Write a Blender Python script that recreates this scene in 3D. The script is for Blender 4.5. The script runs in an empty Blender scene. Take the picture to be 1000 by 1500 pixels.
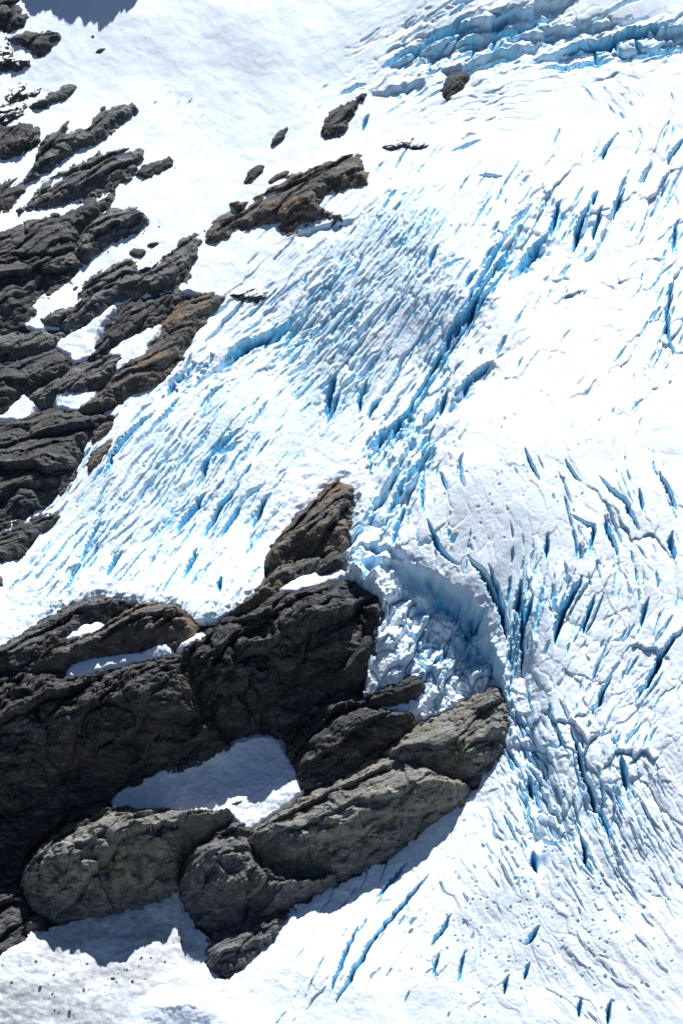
import bpy, math, random
import numpy as np
random.seed(7)
rng = np.random.default_rng(11)
F = np.float32
S = 0.4                      # metres per map unit
TH = math.radians(28)        # mean slope of the mountainside
PHI = math.radians(60)       # angle between line of sight and the slope
D = 3000.0
CAM = np.array([0, -D*math.cos(PHI), D*math.sin(PHI)])
SUN_EL = math.radians(32)    # sun above the slope plane
SUN_AZ = math.radians(9)     # from straight upslope, towards the right

sc = bpy.context.scene
COL = sc.collection

# ------------------------------------------------------------------ mapping
def to_local(px, py, h=0.0):
    """map / photo position -> foot point on the slope at height h above its mean plane"""
    dx = px-500.0
    dv = 750.0-py
    dy = D*math.cos(PHI)+dv*math.sin(PHI)
    dz = -D*math.sin(PHI)+dv*math.cos(PHI)
    t = (h-CAM[2])/dz
    return t*dx, CAM[1]+t*dy
def to_map(x, y):
    rx, ry, rz = x, y-CAM[1], -CAM[2]
    f = ry*math.cos(PHI)-rz*math.sin(PHI)
    u = ry*math.sin(PHI)+rz*math.cos(PHI)
    return 500+rx/f*D, 750-u/f*D
def world(x, y, h):
    return S*x, S*(y*math.cos(TH)-h*math.sin(TH)), S*(y*math.sin(TH)+h*math.cos(TH))

# ------------------------------------------------------------------ noise
def _hash(ix, iy, seed):
    h = (ix.astype(np.uint32)*np.uint32(374761393)) ^ (iy.astype(np.uint32)*np.uint32(668265263)) ^ np.uint32((seed*2246822519+97) & 0xffffffff)
    h = (h ^ (h >> np.uint32(13)))*np.uint32(1274126177)
    h = (h ^ (h >> np.uint32(15)))*np.uint32(2246822519)
    return h ^ (h >> np.uint32(16))
def _rand(ix, iy, seed):
    return (_hash(ix, iy, seed) & np.uint32(0xffffff)).astype(F)/F(0xffffff)
def noise(x, y, seed=0):
    x = np.asarray(x, F); y = np.asarray(y, F)
    fx = np.floor(x); fy = np.floor(y)
    ix = fx.astype(np.int32); iy = fy.astype(np.int32)
    x = x-fx; y = y-fy
    u = x*x*x*(x*(x*6-15)+10); v = y*y*y*(y*(y*6-15)+10)
    def g(a, b):
        an = _rand(ix+a, iy+b, seed)*F(6.2831853)
        return np.cos(an)*(x-a)+np.sin(an)*(y-b)
    n0 = g(0, 0); n0 = n0+u*(g(1, 0)-n0)
    n1 = g(0, 1); n1 = n1+u*(g(1, 1)-n1)
    return (n0+v*(n1-n0))*F(1.5)
def fbm(x, y, o=4, seed=0, gain=.5):
    r = 0; a = 1.0
    for i in range(o):
        r = r+a*noise(x*2**i+i*17.3, y*2**i-i*9.1, seed+i*31)
        a *= gain
    return r
def ridged(x, y, o=4, seed=0, gain=.5):
    r = 0; a = 1.0
    for i in range(o):
        r = r+a*(1-2*np.abs(noise(x*2**i+i*7.7, y*2**i+i*3.1, seed+i*13)))
        a *= gain
    return r
def worley(x, y, seed=0):
    """F1, F2, two random numbers of the nearest cell, offset to its centre"""
    x = np.asarray(x, F); y = np.asarray(y, F)
    ix = np.floor(x).astype(np.int32); iy = np.floor(y).astype(np.int32)
    f1 = np.full(x.shape, 9, F); f2 = np.full(x.shape, 9, F)
    r1 = np.zeros(x.shape, F); r2 = np.zeros(x.shape, F); ox = np.zeros(x.shape, F); oy = np.zeros(x.shape, F)
    for a in (-1, 0, 1):
        for b in (-1, 0, 1):
            cx = ix+a; cy = iy+b
            dx = cx+F(.1)+F(.8)*_rand(cx, cy, seed)-x; dy = cy+F(.1)+F(.8)*_rand(cx, cy, seed+1)-y
            d = np.sqrt(dx*dx+dy*dy)
            near = d < f1
            f2 = np.where(near, f1, np.minimum(f2, d))
            f1 = np.where(near, d, f1)
            r1 = np.where(near, _rand(cx, cy, seed+2), r1); r2 = np.where(near, _rand(cx, cy, seed+3), r2)
            ox = np.where(near, dx, ox); oy = np.where(near, dy, oy)
    return f1, f2, r1, r2, ox, oy
def sstep(a, b, x):
    t = np.clip((x-a)/(b-a), 0, 1)
    return t*t*(3-2*t)
def rot(mx, my, deg):
    """along / across coordinates of a direction that rises deg degrees to the right"""
    a = math.radians(deg)
    return mx*math.cos(a)-my*math.sin(a), mx*math.sin(a)+my*math.cos(a)

# ------------------------------------------------------------------ broad relief of the mountainside
CTRL = [(200,30,34),(60,60,20),(100,130,10),(300,150,16),(400,60,44),(480,150,34),(560,60,60),(700,10,98),(900,10,104),(720,80,84),(900,90,88),
 (620,130,62),(750,200,74),(600,205,52),(950,230,84),(0,-60,20),(400,-80,60),(900,-90,122),(1100,200,95),(1100,600,110),(1100,1000,90),(1100,1400,45),
 (0,200,0),(0,350,0),(150,300,6),(0,500,-4),(150,500,-2),(0,700,-8),(100,700,-8),(250,420,4),(330,330,10),(450,270,28),(250,200,10),(380,230,20),(-90,450,0),(-90,800,-5),
 (560,300,60),(660,380,84),(460,400,22),(400,520,-4),(520,480,30),(610,520,40),(560,590,18),(330,600,4),(230,680,-2),(90,840,-4),(300,800,-6),(430,700,-4),(390,790,-6),(500,650,6),
 (750,330,86),(720,480,100),(850,560,112),(700,620,108),(625,690,92),(575,745,74),(545,800,58),(640,775,88),(950,420,104),(950,760,112),(800,800,104),(770,900,84),
 (900,960,92),(790,1060,66),(950,1150,68),(760,1150,40),(850,1300,40),(680,1280,8),(600,1420,-6),(480,1400,-22),(950,1480,34),(400,1480,-34),(200,1450,-55),(50,1450,-55),(100,1580,-60),(700,1580,0),
 (500,760,20),(440,800,8),(60,930,10),(200,905,12),(0,985,34),(110,985,44),(270,950,54),(390,890,54),(490,862,50),(545,900,30),
 (0,1190,-66),(80,1180,-70),(180,1170,-70),(290,1140,-68),(395,1090,-58),(460,1060,-30),(520,985,6),
 (310,1165,-58),(420,1170,-32),(385,1192,-40),(190,1210,-40),(120,1340,-74),(230,1325,-74),(20,1330,-76),(330,1380,-66),(330,1230,-52),
 (550,1140,-14),(480,1190,-30),(700,1060,8),(640,1045,6),(590,1235,-38),(690,1160,-10),(450,1290,-58),(520,1010,-8),(600,1010,12),(640,960,24),(690,965,26),(575,930,36),(560,985,20)]
_c = np.array(CTRL, float); _c[:, 1] += .5*_c[:, 2]
_cp = _c[:, :2]/400.0
def _tps(r2):
    return .5*r2*np.log(r2+1e-9)
_n = len(_c)
_A = np.zeros((_n+3, _n+3)); _d2 = ((_cp[:, None]-_cp[None])**2).sum(-1)
_A[:_n, :_n] = _tps(_d2)+np.eye(_n)*.004
_A[:_n, _n] = 1; _A[:_n, _n+1:] = _cp; _A[_n, :_n] = 1; _A[_n+1:, :_n] = _cp.T
_w = np.linalg.solve(_A, np.concatenate([_c[:, 2], np.zeros(3)]))
def Hm(mx, my):
    x = np.clip(np.asarray(mx, F), -160, 1160)/F(400); y = np.clip(np.asarray(my, F), -160, 1640)/F(400)
    r = F(_w[_n])+F(_w[_n+1])*x+F(_w[_n+2])*y
    for (a, b), k in zip(_cp, _w[:_n]):
        r = r+F(k)*_tps((x-F(a))**2+(y-F(b))**2)
    return r.astype(F)
def trace(pts):
    """outline seen from the valley -> map positions on the relief"""
    p = np.array(pts, float)
    p[:, 0] = np.where(p[:, 0] <= -5, p[:, 0]-60, p[:, 0])
    m = p.copy()
    for _ in range(8):
        h = Hm(m[:, 0], m[:, 1]).astype(float)
        x, y = to_local(p[:, 0], p[:, 1], h)
        a, b = to_map(x, y)
        m = np.stack([a, .5*m[:, 1]+.5*b], 1)
    return m
def sdf(poly, mx, my):
    """signed distance to a closed outline, positive inside"""
    mx = np.asarray(mx, F); my = np.asarray(my, F)
    d = np.full(mx.shape, 1e9, F); ins = np.zeros(mx.shape, bool)
    n = len(poly)
    for i in range(n):
        ax, ay = poly[i]; bx, by = poly[(i+1) % n]
        ex, ey = bx-ax, by-ay
        L = ex*ex+ey*ey+1e-9
        t = np.clip(((mx-ax)*ex+(my-ay)*ey)/L, 0, 1)
        d = np.minimum(d, (mx-ax-t*ex)**2+(my-ay-t*ey)**2)
        if ay != by:
            ins ^= ((ay > my) != (by > my)) & (mx < ex*(my-ay)/(by-ay)+ax)
    d = np.sqrt(d)
    return np.where(ins, d, -d).astype(F)
def smooth_poly(p, it=1):
    for _ in range(it):
        q = np.roll(p, -1, 0)
        p = np.stack([.75*p+.25*q, .25*p+.75*q], 1).reshape(-1, 2)
    return p

# ------------------------------------------------------------------ the height field of snow and ice
STEP = 1.15
X0, X1, Y0, Y1 = -75, 1075, -80, 1590
gx = np.arange(X0, X1, STEP, dtype=F); gy = np.arange(Y0, Y1, STEP, dtype=F)
MX, MY = np.meshgrid(gx, gy)
NY, NX = MX.shape
base = Hm(MX, MY)
def win(x0, x1, y0, y1):
    i0 = max(0, int((y0-Y0)/STEP)); i1 = min(NY, int((y1-Y0)/STEP)+2)
    j0 = max(0, int((x0-X0)/STEP)); j1 = min(NX, int((x1-X0)/STEP)+2)
    return slice(i0, i1), slice(j0, j1)
def upsample_sdf(poly):
    k = 5
    cx = gx[::k]; cy = gy[::k]
    d = sdf(poly, *np.meshgrid(cx, cy))
    fi = np.clip(np.arange(NY)/k, 0, len(cy)-1.001); fj = np.clip(np.arange(NX)/k, 0, len(cx)-1.001)
    i = fi.astype(int); j = fj.astype(int); u = (fi-i)[:, None].astype(F); v = (fj-j)[None].astype(F)
    return (d[i][:, j]*(1-u)*(1-v)+d[i+1][:, j]*u*(1-v)+d[i][:, j+1]*(1-u)*v+d[i+1][:, j+1]*u*v).astype(F)

BARE1 = [(-10,482),(30,480),(100,482),(128,515),(150,470),(172,448),(265,425),(330,436),(288,485),(268,520),(240,560),(190,580),(150,608),(125,655),(112,700),(60,745),(0,768),(-10,775)]
BARE2 = [(-10,955),(0,945),(40,922),(110,884),(150,872),(185,882),(225,884),(262,886),(285,908),(330,900),(385,862),(388,825),(430,760),(470,722),(495,702),(515,712),(514,790),(500,840),(540,862),(556,890),(548,950),(540,1000),(545,1015),(580,1045),(612,1050),(660,1035),(700,1020),(728,1005),(740,1040),(736,1095),(690,1165),(640,1202),(560,1262),(510,1285),(470,1300),(420,1340),(370,1400),(330,1436),(302,1412),(310,1385),(278,1338),(262,1308),(200,1325),(130,1345),(60,1360),(0,1400),(-10,1405)]
DEBRIS = [(535,1012),(540,960),(555,920),(560,892),(572,868),(590,850),(620,868),(660,890),(700,925),(722,965),(732,1000),(715,1015),(690,1022),(640,1042),(610,1052),(590,1040),(600,1030),(620,1010),(610,985),(575,1000),(545,1012)]
TONGUE = [(-10,985),(-10,900),(0,880),(45,800),(110,715),(170,620),(235,580),(290,520),(330,455),(400,440),(430,360),(510,325),(560,265),(600,225),(640,215),(660,250),(745,258),(735,330),(692,440),(645,520),(600,560),(545,630),(515,690),(470,720),(430,760),(388,825),(385,862),(330,905),(285,912),(260,890),(185,886),(120,890),(50,925),(0,948)]
UPPER = [(520,-80),(520,60),(545,110),(560,150),(640,165),(660,190),(780,215),(860,130),(930,140),(1080,130),(1080,-80)]
APRON = [(-10,1405),(0,1398),(60,1355),(130,1335),(262,1300),(285,1330),(320,1385),(335,1440),(290,1452),(230,1450),(190,1480),(160,1600),(-10,1600)]
p_b1, p_b2, p_db, p_tg, p_up, p_ap = [trace(p) for p in (BARE1, BARE2, DEBRIS, TONGUE, UPPER, APRON)]
edge_noise = 5*fbm(MX/22, MY/22, 3, 5)
d_b1 = upsample_sdf(p_b1)+edge_noise*.6
d_b2 = upsample_sdf(p_b2)+edge_noise*.8+7*fbm(MX/26, MY/20, 4, 6, .6)*sstep(-.3, .3, noise(MX/60, MY/60, 7))
_c1 = worley(MX/26+.3*noise(MX/12, MY/12, 8), MY/22, 15); _c2 = worley(MX/11, MY/10, 17)
d_db = upsample_sdf(p_db)+edge_noise*.9+9*(_c1[2]-.5)+4*(_c2[2]-.5)
d_tg = upsample_sdf(p_tg)+edge_noise*1.2
d_up = upsample_sdf(p_up)+edge_noise*3
d_ap = upsample_sdf(p_ap)+edge_noise
d_bare = np.maximum(d_b1, d_b2)

def blob(cx, cy, rx, ry=None):
    ry = ry or rx
    cy = cy+.5*float(Hm(np.array([cx]), np.array([cy+30]))[0])
    return np.exp(-((MX-cx)/rx)**2-((MY-cy)/ry)**2)

H = base.copy()
ice = np.zeros_like(H); dirt = np.zeros_like(H)
icezone = np.clip(sstep(-8, 10, d_tg)+sstep(-30, 20, d_up)+sstep(540, 640, MX+0*MY), 0, 1)
# gentle drifts everywhere
H += 5*fbm(MX/120, MY/150, 2, 40)+.55*fbm(MX/35, MY/30, 2, 43)
# hollow under the broken ice: the glacier stands as a cliff round it
H += 13*np.exp(-((MX-652)/26)**2-((MY-988)/20)**2)
# thickness of the ice where it ends on bare rock
thick = 2.5+4*sstep(-6, 6, d_tg)+46*blob(528, 846, 42, 34)+9*blob(745, 1030, 34, 60)+10*blob(520, 740, 20, 60)
thick = thick*(.8+.5*fbm(MX/22, MY/16, 3, 9))+6*(_c1[3]-.5)*blob(560, 845, 70, 45)
H += thick*sstep(0, 13, -d_b2)*np.exp(-np.maximum(-d_b2, 0)/60)
H -= 42*sstep(-1, 6, d_bare)*(d_db < 0)

# ---- zones of broken ice: cx, cy, rx, ry, angle, block height, block length, block width, streaks, n cracks, crack length, crack width, blue
ZONES = [
 (110,800,120,110, 54, 1.5,50,12, 1.6, 110,(25,80),(1.2,2.4), .35),
 (220,700,110,110, 52, 3.0,46,13, 1.6, 110,(20,80),(1.4,3.0), .6),
 (320,680,90,110, 54, 5.0,52,16, 1.5, 90,(20,70),(1.6,4.5), .9),
 (310,830,80,60, 64, 5.0,34,13, 1.4, 80,(15,50),(1.4,3.5), .8),
 (400,490,90,60, 38, 4.5,60,12, 1.6, 80,(25,90),(1.4,4.0), 1.0),
 (285,545,50,32, 40, 8.0,20,12, .8, 30,(12,34),(1.6,4.0), 1.1),
 (480,450,90,100, 42, 5.5,44,11, 1.6, 150,(14,50),(1.4,3.4), .7),
 (500,560,80,80, 50, 6.0,44,13, 1.6, 90,(14,60),(1.5,4.5), .8),
 (590,340,100,100, 52, 5.5,24,11, 1.2, 170,(10,34),(1.4,3.4), .75),
 (640,450,60,80, 52, 6.5,30,12, 1.2, 90,(12,45),(1.6,4.4), .9),
 (790,330,90,80, 62, 9.0,46,17, 1.2, 90,(16,60),(1.8,5.0), .8),
 (850,420,90,70, 60, 4.0,26,16, .8, 60,(8,30),(1.4,3.0), .4),
 (960,360,70,150, 65, 7.0,42,16, 1.0, 90,(14,55),(1.6,4.6), .7),
 (980,520,50,60, 75, 5.0,30,16, .8, 30,(10,40),(1.4,3.6), .5),
 (600,640,55,90, 54, 10.0,50,17, 1.2, 70,(16,60),(1.8,5.0), .95),
 (545,770,45,60, 55, 9.0,40,16, 1.0, 40,(12,50),(1.8,4.4), .95),
 (620,800,70,40, 80, 7.0,36,17, 1.0, 40,(12,44),(1.6,4.0), .8),
 (690,55,130,46, 17, 15.0,50,17, 1.2, 70,(20,90),(1.8,5.0), 1.0),
 (900,70,140,34, 12, 15.0,44,18, 1.2, 60,(20,80),(1.8,5.0), 1.0),
 (600,100,70,60, 32, 6.0,40,14, 1.0, 50,(14,50),(1.6,3.5), .7),
 (700,160,70,34, 8, 3.5,46,9, .8, 70,(10,46),(1.2,2.6), .6),
 (905,155,60,38, -58, 3.5,20,12, .6, 40,(8,26),(1.2,3.0), .6),
 (270,165,40,22, 55, .8,30,8, .3, 30,(6,18),(.9,1.6), .2),
 (440,155,36,26, 58, .8,30,8, .3, 22,(6,18),(.9,1.6), .2),
 (760,560,130,120, 60, 1.6,30,14, .5, 50,(5,22),(1.0,2.2), .25),
 (740,700,110,80, -62, .9,24,13, .5, 70,(5,22),(1.0,2.2), .35),
 (920,560,90,110, 62, 1.8,30,15, .5, 36,(5,22),(1.0,2.2), .25),
 (920,780,90,110, -64, 3.2,44,17, .7, 80,(10,46),(1.5,4.0), .7),
 (760,900,60,90, 86, 8.0,64,13, 1.6, 50,(20,70),(2,5), .9),
 (840,880,70,80, 66, 5.0,50,19, 1.0, 50,(14,60),(1.8,4.6), .8),
 (930,970,90,90, 52, 6.0,38,20, .8, 60,(12,44),(1.6,4.4), .65),
 (790,1070,75,70, -58, 10.0,26,15, .8, 70,(10,34),(1.8,4.4), 1.0),
 (890,1080,80,70, 58, 7.0,34,18, .8, 50,(10,34),(1.6,4.0), .7),
 (780,1180,70,90, -72, 6.5,54,13, 2.0, 80,(18,60),(1.6,4.4), .65),
 (870,1190,80,90, -64, 6.0,56,14, 2.0, 80,(18,70),(1.6,4.4), .65),
 (970,1180,70,120, -58, 3.6,56,12, 1.8, 60,(18,60),(1.4,3.0), .45),
 (870,1390,140,110, -50, 1.5,46,10, 1.5, 110,(6,26),(1.2,2.6), .35),
 (690,1280,90,80, -62, 1.6,40,11, 1.1, 80,(5,24),(1.2,2.6), .3),
 (560,1370,90,90, 54, 1.6,70,12, 1.0, 50,(12,60),(1.2,3.0), .4),
 (660,1430,110,70, 66, 1.2,50,12, .9, 60,(6,36),(1.2,2.8), .35),
 (450,1440,70,60, 62, 1.2,50,11, .8, 40,(10,50),(1.2,2.6), .35),
 (110,895,90,34, 56, 5.0,26,9, 1.2, 60,(8,36),(1.2,3.4), .7),
 (300,885,60,30, 68, 5.5,24,9, 1.2, 50,(8,34),(1.4,3.8), .8),
 (400,800,26,60, 66, 4.0,24,10, .8, 24,(8,30),(1.2,3), .6),
 (735,385,40,50, 60, 9.0,24,13, 1.0, 30,(8,30),(1.4,3), 1.0),
 (685,455,34,50, 57, 9.0,24,13, 1.0, 30,(8,30),(1.4,3), 1.0),
 (640,535,34,56, 57, 9.0,24,13, 1.0, 30,(8,30),(1.4,3), 1.0),
 (580,640,36,56, 56, 9.0,24,13, 1.0, 30,(8,30),(1.4,3), 1.0),
 (640,950,75,75, 70, 8.0,17,13, .5, 60,(8,24),(1.6,3.4), .55),
]
_z = np.array([z[:5] for z in ZONES], float)
_z[:, 1] += .5*Hm(_z[:, 0], _z[:, 1]+25)
def flow(px, py):
    # direction of the ice at a map position, blended between the zones
    w = np.exp(-((px-_z[:, 0])/_z[:, 2])**2-((py-_z[:, 1])/_z[:, 3])**2)+1e-9
    a = np.radians(_z[:, 4])
    return .5*math.atan2((w*np.sin(2*a)).sum(), (w*np.cos(2*a)).sum())
def carve(pts, w, d, blue=1.0, lean=1, gaps=None):
    """cut a tapering crack along a line of map positions"""
    pts = np.asarray(pts, float)
    m = w*2.2+3
    sl = win(pts[:, 0].min()-m, pts[:, 0].max()+m, pts[:, 1].min()-m, pts[:, 1].max()+m)
    x = MX[sl]; y = MY[sl]
    if x.size == 0:
        return
    seg = np.hypot(*(pts[1:]-pts[:-1]).T); tot = seg.sum()+1e-6
    best = np.full(x.shape, 1e9, F); par = np.zeros(x.shape, F); sgn = np.zeros(x.shape, F); acc = 0
    for i in range(len(pts)-1):
        ex, ey = pts[i+1]-pts[i]
        px, py = x-F(pts[i, 0]), y-F(pts[i, 1])
        t = np.clip((px*F(ex)+py*F(ey))/F(ex*ex+ey*ey+1e-9), 0, 1)
        dd = np.hypot(px-t*F(ex), py-t*F(ey))
        c = dd < best
        par = np.where(c, (acc+t*seg[i])/tot, par); best = np.where(c, dd, best)
        sgn = np.where(c, np.sign(px*F(ey)-py*F(ex)), sgn)
        acc += seg[i]
    if pts[-1, 1] > pts[0, 1]:
        sgn = -sgn
    taper = np.sin(np.pi*np.clip(par, .02, .98))**.7
    if gaps is not None:      # snow bridges and pinched stretches
        taper = taper*(.12+.95*sstep(-.25, .3, noise(par*tot/26+gaps, gaps*.37+0*par, 73)))
    jag = 1+.5*noise(x/5, y/5, 71)+.22*noise(x/2.4, y/2.4, 72)
    side = sgn*lean
    ww = w*taper*jag*np.where(side > 0, 1.25, .42)+.35
    prof = np.clip(1-best/ww, 0, 1)
    prof = np.where(side > 0, prof**.8, 1-(1-prof)**3)
    H[sl] -= d*taper*prof
    ice[sl] = np.maximum(ice[sl], blue*sstep(.02, .35, prof)*sstep(.1, .5, taper))
zone_blue = np.zeros_like(H)
warpx = 5*fbm(MX/30, MY/30, 2, 61); warpy = 5*fbm(MX/30, MY/30, 2, 63)
RL = np.zeros_like(H); RB = np.zeros_like(H)
strokes = []
for zi, (cx, cy, rx, ry, ang, ba, bl, bw, st, nc, cl, cw, bl_) in enumerate(ZONES):
    my0 = cy+.5*float(Hm(np.array([cx]), np.array([cy+25]))[0])
    sl = win(cx-2.1*rx, cx+2.1*rx, my0-2.1*ry, my0+2.1*ry)
    x = MX[sl]; y = MY[sl]
    r2 = ((x-cx)/rx)**2+((y-my0)/ry)**2
    w = np.exp(-r2*1.1)*sstep(4.2, 2.6, r2)
    patch = sstep(-.45, .35, fbm(x/38, y/44, 3, 300+zi)+.25)
    w2 = w*(.25+.75*patch)
    s, t = rot(x+warpx[sl], y+warpy[sl], ang)
    s = s+6*noise(t/9, s/40, 5)
    coarse = not (zi < 10 or zi in (17, 19, 20, 21, 22, 23, 41, 42, 43, 44, 45, 46, 47))
    k_ = 1.75 if coarse else 1.0
    l_ = 1.0 if coarse else 1.9
    f1, f2, r1, r2_, ox, oy = worley(s/(bl*k_*l_), t/(bw*k_), 900+zi*7)
    cell = (r1-.5)*1.5+(r2_-.35)*(-oy)*1.7+(r1-.5)*ox*1.0
    crack = np.exp(-np.maximum(f2-f1, 0)/(.05 if coarse else .09))*(.4+r2_)
    if coarse:
        RB[sl] += w2*ba*(.85*cell-.8*crack)*1.05
    else:
        RL[sl] += w2*ba*(.5*cell-.8*crack)
    f1, f2, r1, r2_, ox, oy = worley(s/(bl*.42*k_)+3.3, t/(bw*.5*k_), 905+zi*7)
    RL[sl] += w2*ba*.24*((r1-.5)*1.3-oy*(r2_-.3)*1.6-.7*np.exp(-np.maximum(f2-f1, 0)/.1))
    RL[sl] += w*st*(.4 if coarse else 1)*(.85*fbm(s/110, t/5, 2, 500+zi)+1.3*np.minimum(0, noise(s/70, t/9, 540+zi)+.1))
    # faint scratches across the flow
    if coarse:
        RB[sl] += w*.28*noise(s/3.2, t/40, 560+zi)
    long_ = noise(s/(210*k_), t/(15*k_), 570+zi)+(.25 if coarse else .5)*noise(s/120, t/7, 580+zi)
    RB[sl] += w*st*(1.2 if coarse else 2.3)*(1-2.2*np.abs(long_)**.8)*sstep(-.4, .3, noise(x/90, y/90, 590+zi)+.1)
    zone_blue[sl] = np.maximum(zone_blue[sl], w*bl_)
    r = np.random.default_rng(100+zi)
    for k in range(int(nc*(.20 if coarse else .20))):
        px = cx+rx*.85*r.normal()*.75; py = my0+ry*.85*r.normal()*.75
        L = r.uniform(*cl)*r.uniform(.8, 1.7); ww = cw[0]*.7+(cw[1]-cw[0]*.7)*r.random()**2.2
        off = r.normal()*.14; seg = max(3, int(L/9))
        p = [(px, py)]
        for q in range(seg):
            a = flow(px, py)+off+r.normal()*.22
            px += math.cos(a)*L/seg; py -= math.sin(a)*L/seg
            p.append((px, py))
        strokes.append((p, ww, ww*r.uniform(1.4, 3.4), r.uniform(.1, .8)*min(1, .4+bl_*.6), r.choice((1, 1, -1))))

cover = sstep(-.35, .45, fbm(MX/55, MY/65, 4, 880))           # how deep the snow lies in the hollows
thr = (.25+1.5*cover)
RL = np.sign(RL)*np.maximum(np.sqrt(RL*RL+.15)-thr, 0)
H += RL*.9+RB
for p, ww, dd, bb, ln in strokes:
    carve(p, ww, dd, blue=bb, lean=ln)

def streamline(px, py, L, rr):
    out = []
    for sg in (1, -1):
        x, y = px, py; a0 = None; part = []
        for k in range(int(L/2/8)):
            a = flow(x, y)
            if a0 is not None and math.cos(a-a0) < 0: a += math.pi
            a0 = a
            if k == 0 and sg < 0: a += math.pi; a0 = a
            a += rr.normal()*.10
            x += 8*math.cos(a); y -= 8*math.sin(a); part.append((x, y))
        out = part[::-1] + ([(px, py)] if sg > 0 else []) + out if sg < 0 else [(px, py)]+part
        if sg > 0: fwd = out
        else: out = part[::-1]+fwd
    return out
r = np.random.default_rng(77)
LONG = [ # cx, cy, rx, ry, count, length, width, depth
 (820,360,120,110,16,(60,150),(1.0,2.6)),(960,400,50,160,16,(60,190),(1.0,2.6)),(600,640,60,110,16,(80,200),(1.2,3.0)),(690,460,50,90,12,(70,170),(1.2,3.2)),
 (770,900,60,100,22,(90,230),(1.2,3.2)),(860,900,100,80,14,(60,160),(1.0,2.8)),(950,980,50,90,10,(50,130),(1.0,2.6)),(790,1130,80,110,38,(80,220),(.8,2.3)),
 (880,1200,80,110,34,(80,240),(.8,1.9)),(960,1200,50,140,12,(80,220),(.8,1.7)),(860,1390,140,90,22,(50,190),(.6,1.05)),(690,1290,80,70,12,(40,120),(.6,1.1)),
 (580,1380,90,90,10,(40,130),(.7,1.5)),(920,780,80,110,12,(50,130),(1.0,2.4)),(300,690,110,120,44,(70,230),(.7,1.9)),(130,800,100,90,40,(70,230),(.7,1.5)),
 (470,480,100,90,44,(70,230),(.7,2.0)),(590,360,90,90,28,(50,150),(.8,1.9)),(310,830,80,50,18,(40,110),(.8,1.8)),(780,60,200,45,16,(60,200),(1.0,2.8)),(640,100,60,45,8,(40,110),(1.0,2.2)),
]
for cx, cy, rx, ry, n, ll, wr in LONG:
    for k in range(int(n*(.7 if cx > 680 and cy > 700 else .9))):
        px, py = trace([(cx+r.normal()*rx*.6, cy+r.normal()*ry*.6)])[0]
        w = wr[0]+(wr[1]-wr[0])*r.random()**1.6
        thin = wr[1] < 1.2
        carve(streamline(px, py, r.uniform(*ll), r), w, w*(r.uniform(1.2, 2.6) if thin else r.uniform(3, 6)), blue=r.uniform(.1, .5) if thin else r.uniform(.5, 1), lean=r.choice((1, 1, 1, -1)), gaps=r.uniform(0, 900))

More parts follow.
